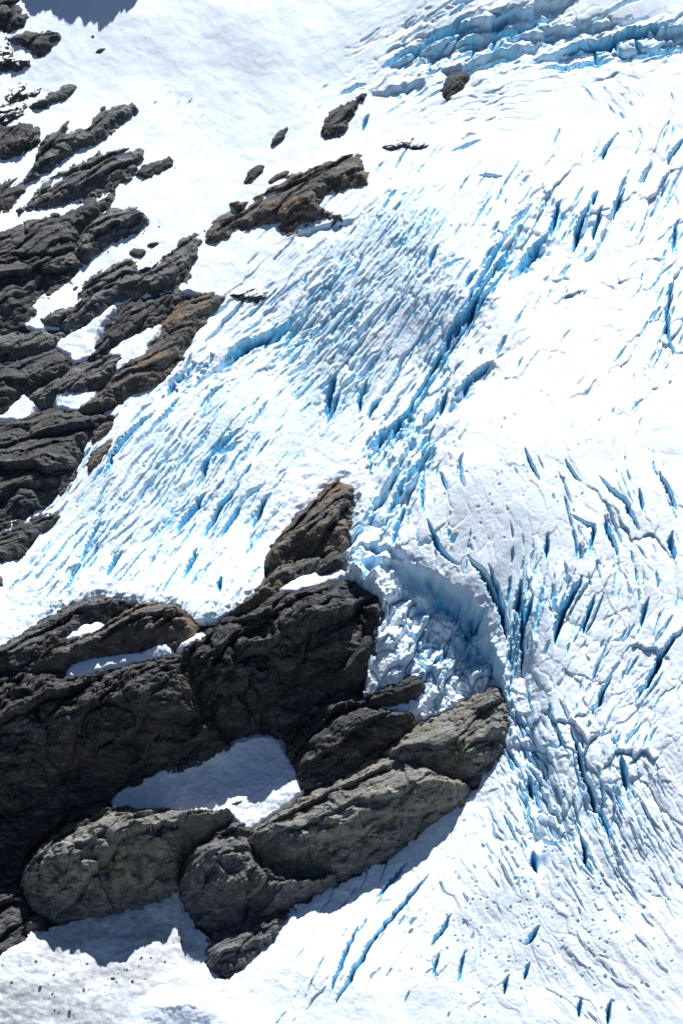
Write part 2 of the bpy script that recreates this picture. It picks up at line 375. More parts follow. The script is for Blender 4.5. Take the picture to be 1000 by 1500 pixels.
# ---- the large crevasses, as they lie on the glacier
CREV = [
 ([(872,56),(875,75),(877,95)],3,12),([(862,298),(850,330),(838,368)],8,26),([(898,202),(888,218),(880,236)],4,14),([(1002,203),(990,220),(977,242)],5,16),
 ([(915,275),(907,292),(900,312)],5,16),([(876,278),(868,300)],4,14),([(883,300),(875,326),(867,352)],5,18),([(803,340),(785,362),(760,392)],13,22),
 ([(822,293),(814,318),(805,346)],6,18),([(703,432),(685,462),(664,497)],12,30),([(662,500),(650,515),(638,532)],6,16),([(992,322),(985,372)],5,14),
 ([(986,408),(980,445),(978,480),(986,522)],4.5,16),([(677,462),(663,483),(648,503)],6,18),([(537,555),(530,578),(525,606)],4.5,16),([(560,582),(548,592),(540,616)],4,12),
 ([(656,568),(650,590),(644,606)],7,20),([(722,528),(695,552),(663,582)],9,18),([(597,603),(570,630),(536,662)],10,20),([(643,638),(622,668),(598,700),(563,752)],10,20),
 ([(622,680),(620,715),(621,752)],4,14),([(596,728),(585,765),(573,802)],6,16),([(642,685),(650,702),(656,718)],3,9),([(625,760),(645,805),(672,827)],5,14),
 ([(685,813),(715,850),(738,890),(743,942)],9,30),([(715,828),(732,870),(746,930)],5,16),([(762,848),(760,880),(761,910)],6,18),([(780,873),(773,905),(764,932)],6,18),
 ([(852,845),(838,875),(824,902),(813,948)],10,30),([(871,871),(862,900),(854,928)],5,18),([(877,697),(895,716),(915,732),(936,778)],4.5,16),([(965,690),(978,716),(991,748)],5,16),
 ([(935,717),(942,752)],3.5,10),([(835,755),(855,766),(870,770),(864,822)],4,12),([(885,755),(895,782),(906,812)],5.5,16),([(802,780),(800,822)],4.5,12),
 ([(985,778),(984,800),(988,822)],7,18),([(950,875),(945,895),(939,917)],5,14),([(827,674),(838,690),(851,706)],3,10),([(767,656),(778,682),(791,707)],3,9),
 ([(1002,915),(976,953),(955,990),(930,1028)],7,24),([(896,988),(882,1018),(868,1048)],5,18),([(835,1058),(846,1095),(856,1132),(884,1198),(896,1242)],6,22),
 ([(777,1128),(780,1145),(783,1162)],7,18),([(782,1240),(785,1258),(788,1276)],10,20),([(849,1218),(858,1250),(868,1284)],5.5,18),([(764,850),(766,915),(764,988)],5,18),
 ([(909,1108),(914,1130),(918,1158)],9,18),([(598,1262),(580,1285),(552,1313)],6,12),([(627,1283),(595,1322),(566,1352),(540,1388)],5,16),([(560,1358),(535,1398),(508,1445),(490,1475)],6,18),
 ([(526,1353),(505,1402),(482,1462)],4,14),([(661,1340),(648,1365),(630,1388)],5,11),([(790,1355),(782,1370),(768,1384)],6,12),([(681,1392),(676,1415),(671,1442)],3.5,10),
 ([(643,1398),(634,1432)],3,9),([(745,1428),(738,1458)],4,12),([(776,1408),(767,1436)],4,10),([(895,1465),(892,1482),(890,1505)],5,16),([(851,1462),(848,1492)],4,12),
 ([(391,728),(383,752),(369,778)],5,18),([(358,738),(342,762),(322,788)],6,16),([(352,628),(332,646),(308,668)],8,16),([(181,808),(170,826),(158,848)],6,14),
 ([(302,722),(282,752),(258,784)],10,18),([(345,718),(320,750),(298,790)],5,14),([(404,483),(365,508),(318,542)],10,18),([(376,496),(350,512),(328,526)],5,12),([(493,545),(485,580),(478,612)],9,22),
 ([(499,575),(490,600),(478,624)],6,16),([(227,603),(198,630),(173,662),(150,702)],6,14),([(262,548),(254,565),(244,582)],6,14),([(310,665),(302,682),(296,705)],7,16),
 ([(290,800),(278,830),(266,850)],5,14),([(120,824),(108,846),(98,868)],4,10),([(150,760),(135,790),(118,826)],3,8),([(325,845),(322,868)],5,16),([(700,395),(680,425)],5,14),
 ([(590,440),(565,470)],4,12),([(640,360),(628,392)],4,12),([(705,205),(690,212),(660,222)],3,8),([(700,257),(735,257)],3,8),([(680,95),(665,125)],5,12),([(708,50),(690,78)],5,12),
 ([(640,60),(600,75),(560,100)],7,16),([(700,30),(650,50),(610,60)],8,18),([(760,75),(720,88),(660,108)],7,16),([(900,80),(850,95),(790,100)],8,20),([(1010,60),(960,74),(905,84)],8,20),
 ([(772,318),(740,372),(712,414),(694,446),(668,486),(645,522),(622,562),(602,598),(574,636),(548,676),(532,716)],4.5,18),([(752,330),(722,378),(700,420),(676,458)],5,18),([(690,462),(655,522),(628,566),(600,616),(566,664),(545,700)],4,16),([(740,392),(712,432),(684,476),(660,514)],3.5,14),
 ([(990,35),(900,52),(820,68)],7,18),([(820,20),(760,40),(700,55)],8,20),([(930,55),(940,70)],4,12),([(900,50),(905,72)],4,12),([(540,168),(535,182),(530,192)],4,12),
]
for pts, w, d in CREV:
    p = trace(pts)
    q = [p[0]]
    for a, b in zip(p[:-1], p[1:]):
        L = np.hypot(*(b-a)); n = max(1, int(L/9))
        for k in range(1, n+1):
            q.append(a+(b-a)*k/n+(np.array([rng.normal(), rng.normal()])*min(1.3, w*.25) if k < n else 0))
    carve(q, w*.5+.35*min(w, 4)+.25, d*1.6, blue=.98)

def scarp(pts, drop, back=40, rim=.12, blue=.8):
    # an ice cliff along a line; the ground below its foot climbs back gently
    p = trace(pts)
    q = [p[0]]
    for a, b in zip(p[:-1], p[1:]):
        n = max(1, int(np.hypot(*(b-a))/12))
        for k in range(1, n+1):
            q.append(a+(b-a)*k/n+(np.array([rng.normal(), rng.normal()])*2.2 if k < n else 0))
    q = np.array(q)
    m = back*2.2
    sl = win(q[:, 0].min()-m, q[:, 0].max()+m, q[:, 1].min()-m, q[:, 1].max()+m)
    x = MX[sl]+3*noise(MX[sl]/9, MY[sl]/9, 72); y = MY[sl]+4*noise(MX[sl]/10, MY[sl]/10, 73)
    seg = np.hypot(*(q[1:]-q[:-1]).T); tot = seg.sum(); acc = 0
    best = np.full(x.shape, 1e9, F); par = np.zeros(x.shape, F); sg = np.zeros(x.shape, F)
    for i in range(len(q)-1):
        ex, ey = q[i+1]-q[i]
        t = np.clip(((x-q[i, 0])*ex+(y-q[i, 1])*ey)/(ex*ex+ey*ey+1e-9), 0, 1)
        dx = x-q[i, 0]-t*ex; dy = y-q[i, 1]-t*ey
        dd = np.hypot(dx, dy); c = dd < best
        best = np.where(c, dd, best); par = np.where(c, (acc+t*seg[i])/tot, par)
        sg = np.where(c, np.sign(dy*ex-dx*ey), sg)
        acc += seg[i]
    sd = best*sg
    tp = np.sin(np.pi*np.clip(par, .005, .99))**.5*sstep(m, m*.5, best)
    tp = tp*(.75+.5*noise(x/24, y/24, 74))
    low = sstep(-1, 3+drop*.09, sd)*np.exp(-np.maximum(sd-6, 0)/back)
    H[sl] += tp*drop*(rim*np.exp(-np.abs(sd)/14)-low*(1+.05*noise(x/5, y/24, 75)))
    ice[sl] = np.maximum(ice[sl], np.clip((1.5 if drop > 50 else .85)*blue*tp*sstep(-2, 2, sd)*sstep(drop*.55+9, drop*.3, sd)*(.7+.7*noise(x/14, y/10, 76)), 0, 1))
SCARPS = [
 ([(594,815),(602,826),(620,832),(640,839),(665,855),(690,872),(708,896),(714,922),(726,955),(738,1000),(744,1040)][::1],58,62),
 ([(503,838),(520,824),(540,815),(560,818),(578,814),(592,826)],26,26),
 ([(500,846),(528,852),(546,868),(556,890),(562,915)],14,20),
 ([(583,853),(600,862),(620,876),(642,893)],14,16),
 ([(762,325),(738,378),(715,412)][::-1],20,30),([(724,526),(696,550),(664,582),(648,606)][::-1],20,26),([(604,598),(570,632),(538,664)][::-1],22,26),
 ([(643,640),(612,684),(585,722),(562,756)][::-1],22,30),([(860,300),(848,335),(836,368)][::-1],16,24),([(905,280),(880,340),(850,400)][::-1],12,26),
 ([(775,78),(800,72),(825,65),(850,58),(875,52),(925,45),(950,42),(1000,37),(1070,30)],24,36),
 ([(650,48),(680,34),(710,27),(750,12),(800,0),(850,-10)],26,32),([(735,48),(765,42),(800,38),(850,30),(915,22)],20,26),
 ([(622,78),(645,64),(665,55),(700,42),(735,35)],22,26),([(632,98),(660,93),(675,90),(710,75),(750,65),(810,50)],20,26),
 ([(545,132),(570,128),(600,122),(622,112)],14,18),([(560,100),(600,80),(640,62)],12,20),
 ([(660,548),(640,585),(605,640),(570,700),(535,752),(505,800)][::-1],22,34),([(705,425),(680,470),(650,515)][::-1],16,26),
 ([(430,345),(470,330),(520,318)],10,16),([(315,532),(350,508),(400,482),(440,470)],12,20),([(235,570),(255,552),(290,530)],14,18),
 ([(800,345),(770,380),(745,400)][::-1],18,26),([(505,815),(540,795),(575,800),(600,815)],18,22),
]
# the valley the ice pours through beside the rocks
for cx, cy, rx, ry, dp in ((757,985,16,40,14),(770,1060,20,50,16),(779,1140,20,50,18),(783,1215,17,42,18),(786,1262,11,16,10),(850,1190,16,60,9),(690,845,20,26,-6)):
    b_ = blob(cx, cy, rx, ry)
    H -= dp*b_*(1+.3*noise(MX/14, MY/30, 77))
for pts, dr, bk in SCARPS:
    scarp(pts, dr, bk)
# shattered ice in the heap and along the cliff
db = sstep(-22, 4, d_db)
for sc_, am, sd_ in ((30, 13, 700), (14, 5.5, 710), (6.5, 1.5, 720)):
    s_, t_ = rot(MX+warpx, MY+warpy, 62)
    f1, f2, r1, r2_, ox, oy = worley(s_/(sc_*1.3), t_/sc_, sd_)
    H += db*am*((r1-.5)*1.1-oy*(r2_-.2)*1.5+ox*(r1-.5)-.55*np.exp(-np.maximum(f2-f1, 0)/.08))*(.55+.6*sstep(-4, 6, d_db))

# soft pits that the sun melted into the lower glacier
r = np.random.default_rng(5)
for cx, cy, rx, ry, n in ((860,1330,150,120,120),(700,1330,120,110,80),(800,1220,90,70,50),(150,790,110,90,60),(720,700,110,80,40),(300,600,80,60,25)):
    for k in range(n):
        px, py = trace([(cx+r.normal()*rx*.6, cy+r.normal()*ry*.6)])[0]
        a, L = math.radians(r.uniform(60, 120)), r.uniform(2, 6)
        carve([(px, py), (px+L*math.cos(a), py+L*math.sin(a))], r.uniform(1.1, 2.4), r.uniform(1.5, 3.6), blue=r.uniform(.1, .5))

# fine crust on everything but deep snow
s_, t_ = rot(MX+2*warpx, MY+2*warpy, 62)
H += .4*(1-icezone)*fbm(s_/16, t_/60, 3, 46)+.5*fbm(MX/26, MY/22, 3, 47)*(1-sstep(0, .4, zone_blue))
rough_ice = np.clip(zone_blue*1.3, 0, 1)
H += (.06+.26*rough_ice+.22*sstep(0, 20, d_tg))*fbm(MX/5, MY/5, 3, 81, .65)
# the lower snow apron: dirt, ripples and a hollow in front
ap = sstep(-6, 14, d_ap)
H += ap*(1.6*fbm(MX/40, MY/26, 3, 90)+.16*fbm(MX/5, MY/5, 2, 92))
hx, hy = trace([(262,1492)])[0]
wv = 9*fbm(MX/24, MY/24, 4, 94)
H -= 20*np.exp(-((MX-hx+wv)/46)**2-((MY-hy-18)/26)**2)*sstep(hy-24, hy-14, MY+wv+((MX-hx)/46)**2*14)-.5*fbm(MX/9, MY/7, 3, 91)*np.exp(-((MX-hx)/70)**2-((MY-hy)/44)**2)
dirt += ap*np.clip(.78+.5*fbm(MX/60, MY/34, 4, 95)+.25*fbm(MX/8, MY/8, 2, 96), 0, 1)*sstep(350, 230, MX+20*noise(MX/30, MY/30, 93))
dirt += .5*blob(590, 690, 60, 26)*sstep(.1, .5, fbm(MX/30, MY/8, 3, 97))

def blur(a, n):
    for _ in range(n):
        a = (np.roll(a, 1, 0)+np.roll(a, -1, 0)+2*a)/4
        a = (np.roll(a, 1, 1)+np.roll(a, -1, 1)+2*a)/4
    return a
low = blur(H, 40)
gyy, gxx = np.gradient(H, STEP)
steep = np.hypot(gxx, gyy)
bare_ice = sstep(.75, 1.7, steep)*np.clip(zone_blue, 0, 1)*sstep(-.5, .5, fbm(MX/40, MY/40, 3, 99)+.2)
ice = np.maximum(ice, bare_ice*.95)
# melted blue film in the most broken parts
film = zone_blue*sstep(.15, .9, fbm(MX/34, MY/34, 3, 98)+.35*sstep(0, -4, H-low))*.26
ice = np.clip(np.maximum(ice, film*sstep(.15, .7, steep)), 0, 1)
# old glacier ice, barer and bluer in flow streaks; the blue also paints in shading
s_, t_ = rot(MX+warpx, MY+warpy, 50)
streak = fbm(s_/90, t_/7, 4, 101)
ice_shade_tg = sstep(-4, 30, d_tg)*sstep(-.5, .6, streak+.6*fbm(MX/80, MY/80, 3, 102)+.1)
s_, t_ = rot(MX+warpx, MY+warpy, -66)
ice_shade_gl = (blob(790, 1150, 110, 150)+.7*blob(760, 900, 70, 90)+.8*blob(640, 950, 90, 80)+.8*blob(780, 60, 280, 70))*sstep(-.5, .6, fbm(s_/70, t_/8, 4, 103)+.4*fbm(MX/60, MY/60, 3, 104))
ice = np.clip(np.maximum(ice, .27*ice_shade_tg+.26*np.clip(ice_shade_gl, 0, 1)), 0, 1)
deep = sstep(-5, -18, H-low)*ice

# ------------------------------------------------------------------ mesh building
def mesh_from(name, co, quads, cols=None, mat=None, smooth=True):
    me = bpy.data.meshes.new(name)
    me.vertices.add(len(co)); me.vertices.foreach_set('co', np.ascontiguousarray(co, F).ravel())
    nq, k = quads.shape
    me.loops.add(nq*k); me.loops.foreach_set('vertex_index', np.ascontiguousarray(quads, np.int32).ravel())
    me.polygons.add(nq); me.polygons.foreach_set('loop_start', np.arange(0, nq*k, k, dtype=np.int32))
    me.polygons.foreach_set('use_smooth', np.full(nq, smooth))
    me.update(calc_edges=True)
    if cols is not None:
        at = me.color_attributes.new('surf', 'FLOAT_COLOR', 'POINT')
        at.data.foreach_set('color', np.ascontiguousarray(cols, F).ravel())
    if mat:
        me.materials.append(mat)
    return me
def grid_quads(mask):
    ny, nx = mask.shape
    idx = np.arange(ny*nx).reshape(ny, nx)
    cell = mask[:-1, :-1] & mask[1:, :-1] & mask[:-1, 1:] & mask[1:, 1:]
    return idx, cell
def patch_object(name, mx, my, h, cell, cols, mat, origin=None):
    """object from the chosen cells of a map grid; its origin sits on the ground at its middle"""
    ny, nx = mx.shape
    idx = np.arange(ny*nx).reshape(ny, nx)
    q = np.stack([idx[1:, :-1][cell], idx[1:, 1:][cell], idx[:-1, 1:][cell], idx[:-1, :-1][cell]], 1)
    used = np.unique(q)
    remap = np.zeros(ny*nx, np.int32); remap[used] = np.arange(len(used))
    x, y = to_local(mx.ravel()[used].astype(float), my.ravel()[used].astype(float))
    z = h.ravel()[used].astype(float)
    wx, wy, wz = world(x, y, z)
    if origin is None:
        o = np.array([wx.mean(), wy.mean(), wz.mean()])
    else:
        o = np.array(origin)
    co = np.stack([wx, wy, wz], 1)-o
    c = None if cols is None else cols.reshape(-1, 4)[used]
    ob = bpy.data.objects.new(name, mesh_from(name, co, remap[q], c, mat))
    ob.location = o
    COL.objects.link(ob)
    return ob
def tag(o, label, cat, group=None, kind=None):
    o['label'] = label
    if cat: o['category'] = cat
    if group: o['group'] = group
    if kind: o['kind'] = kind
    return o

# ------------------------------------------------------------------ materials
class NT:
    def __init__(s, name):
        s.m = bpy.data.materials.new(name); s.m.use_nodes = True
        s.t = s.m.node_tree; s.b = s.t.nodes['Principled BSDF']
    def n(s, typ, **kw):
        nd = s.t.nodes.new(typ)
        for k, v in kw.items():
            if k in nd.inputs: nd.inputs[k].default_value = v
            else: setattr(nd, k, v)
        return nd
    def l(s, a, b): s.t.links.new(a, b)
    def noise(s, vec, scale, detail=6, rough=.6, dist=0):
        nd = s.n('ShaderNodeTexNoise', Scale=scale, Detail=detail, Roughness=rough, Distortion=dist)
        s.l(vec, nd.inputs['Vector']); return nd.outputs['Fac']
    def ramp(s, fac, stops):
        nd = s.n('ShaderNodeValToRGB'); e = nd.color_ramp.elements
        while len(e) < len(stops): e.new(.5)
        for q, (p, c) in zip(e, stops):
            q.position = p; q.color = (*c, 1) if len(c) == 3 else c
        s.l(fac, nd.inputs['Fac']); return nd.outputs['Color']
    def mix(s, fac, a, b, mode='MIX'):
        nd = s.n('ShaderNodeMix', data_type='RGBA', blend_type=mode)
        for v, i in ((fac, 0), (a, 6), (b, 7)):
            if isinstance(v, (int, float)): nd.inputs[i].default_value = v
            elif isinstance(v, tuple): nd.inputs[i].default_value = (*v, 1)
            else: s.l(v, nd.inputs[i])
        return nd.outputs[2]
    def math(s, op, a, b=0.0, clamp=False):
        nd = s.n('ShaderNodeMath', operation=op, use_clamp=clamp)
        for v, i in ((a, 0), (b, 1)):
            if isinstance(v, (int, float)): nd.inputs[i].default_value = v
            else: s.l(v, nd.inputs[i])
        return nd.outputs[0]
    def bump(s, hgt, strength, dist, prev=None):
        nd = s.n('ShaderNodeBump', Strength=strength, Distance=dist)
        s.l(hgt, nd.inputs['Height'])
        if prev: s.l(prev, nd.inputs['Normal'])
        return nd.outputs['Normal']
    def mapping(s, scale=(1, 1, 1), rotz=0):
        tc = s.n('ShaderNodeTexCoord'); mp = s.n('ShaderNodeMapping')
        s.l(tc.outputs['Object'], mp.inputs['Vector'])
        mp.inputs['Scale'].default_value = scale; mp.inputs['Rotation'].default_value = (0, 0, rotz)
        return mp.outputs['Vector']

def ice_material():
    t = NT('snow_and_ice')
    at = t.n('ShaderNodeAttribute', attribute_name='surf')
    sep = t.n('ShaderNodeSeparateColor'); t.l(at.outputs['Color'], sep.inputs[0])
    v = t.mapping()
    n1 = t.noise(v, .09, 5); n2 = t.noise(v, .9, 5, .65)
    snow = t.ramp(n1, [(.3, (.76, .84, .94)), (.7, (.825, .885, .955))])
    blue = t.ramp(t.noise(v, .16, 4), [(.3, (.11, .54, .82)), (.7, (.34, .74, .93))])
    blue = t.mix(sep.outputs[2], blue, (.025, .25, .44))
    f = t.math('MULTIPLY', sep.outputs[0], t.math('ADD', t.math('MULTIPLY', n2, .9), .55), True)
    c = t.mix(f, snow, blue)
    dirt = t.ramp(t.noise(v, .3, 5, .6), [(.3, (.11, .104, .094)), (.5, (.27, .262, .25)), (.7, (.44, .435, .425))])
    c = t.mix(t.math('MULTIPLY', sep.outputs[1], .68, True), c, dirt)
    t.l(c, t.b.inputs['Base Color'])
    rg = t.math('SUBTRACT', .75, t.math('MULTIPLY', f, .4)); t.l(rg, t.b.inputs['Roughness'])
    t.b.inputs['Specular IOR Level'].default_value = .3
    b = t.bump(t.noise(v, .8, 6, .65), .35, .5)
    b = t.bump(t.noise(v, 3.2, 4, .6), .25, .15, b)
    t.l(b, t.b.inputs['Normal'])
    return t.m

def rock_material(name, dark, mid, light, stain, stain_amt, snow=0.0):
    t = NT(name)
    v = t.mapping()
    vs = t.mapping((.35, 1.5, 1.2), math.radians(-32))
    big = t.noise(v, .035, 5, .6)
    fol = t.noise(vs, .16, 9, .68, .6)
    fine = t.noise(v, .9, 8, .7)
    fol2 = t.noise(vs, .75, 8, .72, .4)
    c = t.ramp(t.math('ADD', t.math('ADD', t.math('MULTIPLY', fol, .4), t.math('MULTIPLY', fol2, .35)), t.math('MULTIPLY', fine, .25)), [(.36, dark), (.5, mid), (.64, light)])
    st = t.ramp(t.math('ADD', t.math('MULTIPLY', big, .6), t.math('MULTIPLY', t.noise(vs, .1, 8, .7, .8), .4)), [(.47, (0, 0, 0)), (.62, (1, 1, 1))])
    c = t.mix(t.math('MULTIPLY', st, stain_amt), c, stain)
    # pale mineral streaks and lichen
    stre = t.ramp(t.noise(t.mapping((.12, 2.2, 1.4), math.radians(-35)), .22, 6, .6, 1.2), [(.64, (0, 0, 0)), (.70, (1, 1, 1))])
    c = t.mix(t.math('MULTIPLY', stre, .30), c, tuple(min(.5, x*2.2) for x in light))
    # thin joints
    vo = t.n('ShaderNodeTexVoronoi', feature='DISTANCE_TO_EDGE', Scale=.10)
    wv = t.n('ShaderNodeVectorMath', operation='ADD')
    nz = t.n('ShaderNodeTexNoise', Scale=.12, Detail=5.0); t.l(vs, nz.inputs['Vector'])
    sc_ = t.n('ShaderNodeVectorMath', operation='SCALE', Scale=7.0); t.l(nz.outputs['Color'], sc_.inputs[0])
    t.l(vs, wv.inputs[0]); t.l(sc_.outputs[0], wv.inputs[1]); t.l(wv.outputs[0], vo.inputs['Vector'])
    joint = t.ramp(vo.outputs['Distance'], [(0.0, (0, 0, 0)), (.05, (1, 1, 1))])
    if snow > 0:
        ge = t.n('ShaderNodeNewGeometry')
        sx = t.n('ShaderNodeSeparateXYZ'); t.l(ge.outputs['Normal'], sx.inputs[0])
        sn = t.math('ADD', t.math('MULTIPLY', t.noise(v, .32, 7, .72), 1.0), t.math('MULTIPLY', sx.outputs[2], .35))
        k = t.ramp(sn, [(.86-snow*.2, (0, 0, 0)), (.90-snow*.2, (1, 1, 1))])
        c = t.mix(k, c, (.84, .86, .89))
    t.l(c, t.b.inputs['Base Color'])
    t.b.inputs['Roughness'].default_value = .62
    t.b.inputs['Specular IOR Level'].default_value = .10
    b = t.bump(joint, .45, .4)
    b = t.bump(t.noise(t.mapping((.22, 2.0, 1.6), math.radians(-32)), .5, 10, .66), .8, .8, b)
    b = t.bump(t.noise(v, 1.6, 6, .7), .5, .3, b)
    t.l(b, t.b.inputs['Normal'])
    return t.m
M_ICE = ice_material()
ROCK = {
 'black': rock_material('shade_dark_schist', (.009, .0105, .013), (.048, .051, .056), (.22, .222, .225), (.17, .125, .075), .22),  # darker schist for the shaded cliffs and gully, shade put into the colour
 'dark':  rock_material('dark_schist', (.013, .015, .018), (.064, .067, .073), (.235, .238, .24), (.15, .125, .09), .22),
 'grey':  rock_material('grey_schist', (.018, .020, .023), (.105, .109, .115), (.36, .362, .36), (.19, .16, .12), .28),
 'brown': rock_material('brown_schist', (.019, .019, .020), (.098, .095, .091), (.30, .29, .272), (.24, .15, .085), .5),
 'olive': rock_material('olive_schist', (.023, .025, .026), (.150, .153, .148), (.44, .436, .41), (.30, .25, .14), .45),
 'snowy': rock_material('snow_dusted_schist', (.013, .015, .018), (.064, .067, .073), (.22, .222, .225), (.10, .085, .065), .3, .5),
}

# ------------------------------------------------------------------ snow and ice objects
colors = np.stack([ice, np.clip(dirt, 0, 1), deep, np.ones_like(ice)], -1).astype(F)
def ctr(a):
    return .25*(a[:-1, :-1]+a[1:, :-1]+a[:-1, 1:]+a[1:, 1:])
c_db, c_tg, c_up, c_ap = ctr(d_db), ctr(d_tg), ctr(d_up), ctr(d_ap)
bare = ctr(np.where(d_db > -4, -99, d_bare)) > 7
mxc, myc = ctr(MX), ctr(MY)
region = np.zeros(bare.shape, np.int8)
line = np.interp(myc, [-100, 180, 260, 560, 720, 830, 1000, 1600], [530, 600, 700, 560, 440, 420, 300, 200])
region[mxc > line] = 3
region[c_tg > 0] = 2
region[c_up > 0] = 1
region[c_db > 0] = 5
region[c_ap > 0] = 4
region[bare] = -1
REG = [
 (0,'snowfield','smooth white snowfield in sunlight running down between the dark rock outcrops'),
 (1,'upper_icefall','broken icefall of long blue ice cliffs along the top of the glacier'),
 (2,'glacier_tongue','shaded blue-white tongue of streaked ice ending above the dark rock wall'),
 (3,'glacier','broad sunlit white glacier with narrow blue crevasses curving around the rocks'),
 (4,'snow_apron','grey dirt-stained snow apron at the foot of the rounded boulders'),
 (5,'collapsed_ice','heap of shattered ice below the curved ice cliff beside the rock slab'),
]
for k, nm, lab in REG:
    ob = patch_object(nm, MX, MY, H, region == k, colors, M_ICE)
    if k == 5: tag(ob, lab, 'ice heap')
    else: tag(ob, lab, None, kind='structure')

# ------------------------------------------------------------------ rocks
def rock_relief(x, y, seed, amp, ang=30, size=30, polish=1.0):
    s, t = rot(x, y, ang)
    t2 = t+11*fbm(s/95, t/60, 3, seed)+2.2*fbm(s/24, t/16, 2, seed+3)
    s2 = s+6*noise(s/40, t/20, seed+5)
    out = 0
    big = min(1.0, size/50)
    pat = sstep(-.35, .35, fbm(s/60, t/30, 3, seed+60))
    for q, (L, W, a, gr) in enumerate(((120, 34, 14*big, .22), (62, 15, 6.6, .26), (30, 7, 2.7, .3), (14, 3.4, .95, .3))):
        f1, f2, r1, r2, ox, oy = worley(s2/L+q*7.1, t2/W+q*3.3, seed+q*10)
        m = 1 if q < 1 else polish if q < 2 else polish*(.1+1.1*pat)
        out = out+m*a*((.35+.9*r2)*(-oy*1.15+ox*(r1-.5)*.9)+(r1-.5)*.9-gr*np.exp(-(f2-f1)/.05))
    f1, f2, r1, r2, ox, oy = worley(s/70+.4*noise(s/30, t/30, seed+88), t/44+.4*noise(s/22, t/22, seed+89), seed+90)
    out = out-(3.0 if polish > .6 else 4.5)*np.exp(-(f2-f1)/.03)
    if polish < .6:      # blocks split along joints and shifted against each other
        out = out+big*(7*(r1-.5)+6*(r2-.3)*-oy+5*(r1-.5)*ox)
        f1, f2, r1, r2, ox, oy = worley(s/30+.3*noise(s/14, t/14, seed+98), t/17+.3*noise(s/12, t/12, seed+99), seed+100)
        out = out+pat*(2.2*(r1-.5)+2.4*(r2-.3)*-oy-1.6*np.exp(-(f2-f1)/.04))
    out = out+(.4+.7*polish)*ridged(s/46, t/13, 5, seed+30, .55)+.55*fbm(s/40, t/2.8, 2, seed+36)
    return out*amp
def blur2(a, n):
    for _ in range(n):
        p = np.pad(a, 1, mode='edge')
        a = (p[:-2, 1:-1]+p[2:, 1:-1]+p[1:-1, :-2]+p[1:-1, 2:]+2*p[1:-1, 1:-1])/6
    return a
UPR = 'rock outcrops of the upper left slope'
MIDR = 'rock slabs beside the glacier tongue'
LOWR = 'rocks of the lower rock wall'
ISL = 'rocks poking through the upper snow'
RSTEP = 1.05
def rock(label, kind, poly, hgt, wid=None, amp=1.0, ang=30, group='rock outcrops on the mountainside', name='rock_outcrop', seed=None, rough=4.0, smooth=1, extra=None, brow=.62):
    if group != LOWR and name != 'rock_horn':
        hgt *= .6; brow = .72; amp *= .85; ang += int(poly[0][0]*7+poly[2][1]*3) % 21-11
    p = smooth_poly(trace(poly), smooth)
    seed = seed if seed is not None else int(abs(p[0, 0]*13+p[1, 1]*7)) % 9000
    mg = 9
    x = np.arange(p[:, 0].min()-mg, p[:, 0].max()+mg, RSTEP, dtype=F); y = np.arange(p[:, 1].min()-mg, p[:, 1].max()+mg, RSTEP, dtype=F)
    x, y = np.meshgrid(x, y)
    d = sdf(p, x, y)
    size = max(float(d.max()), 1.5)
    rough = min(rough, size*.35)
    d = d+rough*1.1*fbm(x/17, y/12, 3, seed+70)+rough*.35*fbm(x/5, y/4, 2, seed+71)
    w = wid or size*.8
    dp = np.maximum(d, 0)
    # whaleback: a long lit back rising to a brow, then a steep lower face
    ins = d > -3
    up = np.zeros_like(d); dn = np.zeros_like(d)
    for k in range(1, d.shape[0]):
        up[k] = np.where(ins[k], up[k-1]+1, 0)
    for k in range(d.shape[0]-2, -1, -1):
        dn[k] = np.where(ins[k], dn[k+1]+1, 0)
    f = np.where(ins, up/(up+dn+1e-3), np.where(up+dn > 0, .5, 0))
    f = np.clip(blur2(f, 10)+.12*fbm(x/42, y/36, 3, seed+75), 0, 1)
    back = np.minimum(np.clip(f/brow, 0, 1)**.8, sstep(1.02, brow-.05, f)**.9)
    edge = 1-np.exp(-dp/(size*.22+1.5))
    dome = hgt*(.25*(1-np.exp(-dp/w*1.5))+1.0*back*edge)
    g = Hm(x, y)+5*fbm(x/120, y/150, 2, 40)
    fade = np.clip(dp/(size*.3+1.5), 0, 1)
    am = amp*min(1.0, .25+size/32)
    h = g+dome+rock_relief(x, y, seed, am, ang, size, .42 if group == LOWR else .75)*(.25+.75*fade)*sstep(-2, 3, d)+np.where(d < 0, 1.7*d, 0)
    if extra is not None:
        h = h+extra(x, y)*fade
    keep = d > -8
    idx, cell = grid_quads(keep)
    ob = patch_object(name, x, y, h, cell, None, ROCK[kind])
    return tag(ob, label, 'rock', group)

# upper left
rock('dark block cut off by the top left corner of the picture','dark',[(-10,-60),(30,-60),(33,0),(30,8),(41,22),(38,38),(26,48),(10,52),(-10,54)],26,group=UPR)
rock('small dark knob with ragged right end just below the corner block','dark',[(22,52),(45,45),(80,47),(90,55),(78,70),(60,84),(45,80),(47,72),(20,66),(8,60)],16,group=UPR)
rock('dark rock with a low tapering end below the ragged knob','snowy',[(-10,60),(5,65),(20,75),(22,82),(35,88),(47,92),(38,100),(18,108),(-10,112)],16,group=UPR)
rock('small snow-dusted rock above the thin wedge of brownish rock','snowy',[(8,142),(15,130),(35,117),(38,128),(35,135),(60,125),(57,135),(35,148),(15,150)],9,group=UPR)
rock('rock wedge pointing up to the right with clean snow above and below','grey',[(38,157),(50,148),(70,138),(85,128),(112,117),(115,125),(108,138),(90,150),(65,158)],14,group=UPR)
rock('patchy rock streaked all over with fresh snow at the left margin','snowy',[(-10,168),(10,150),(30,148),(42,152),(35,165),(20,180),(-10,192)],10,group=UPR)
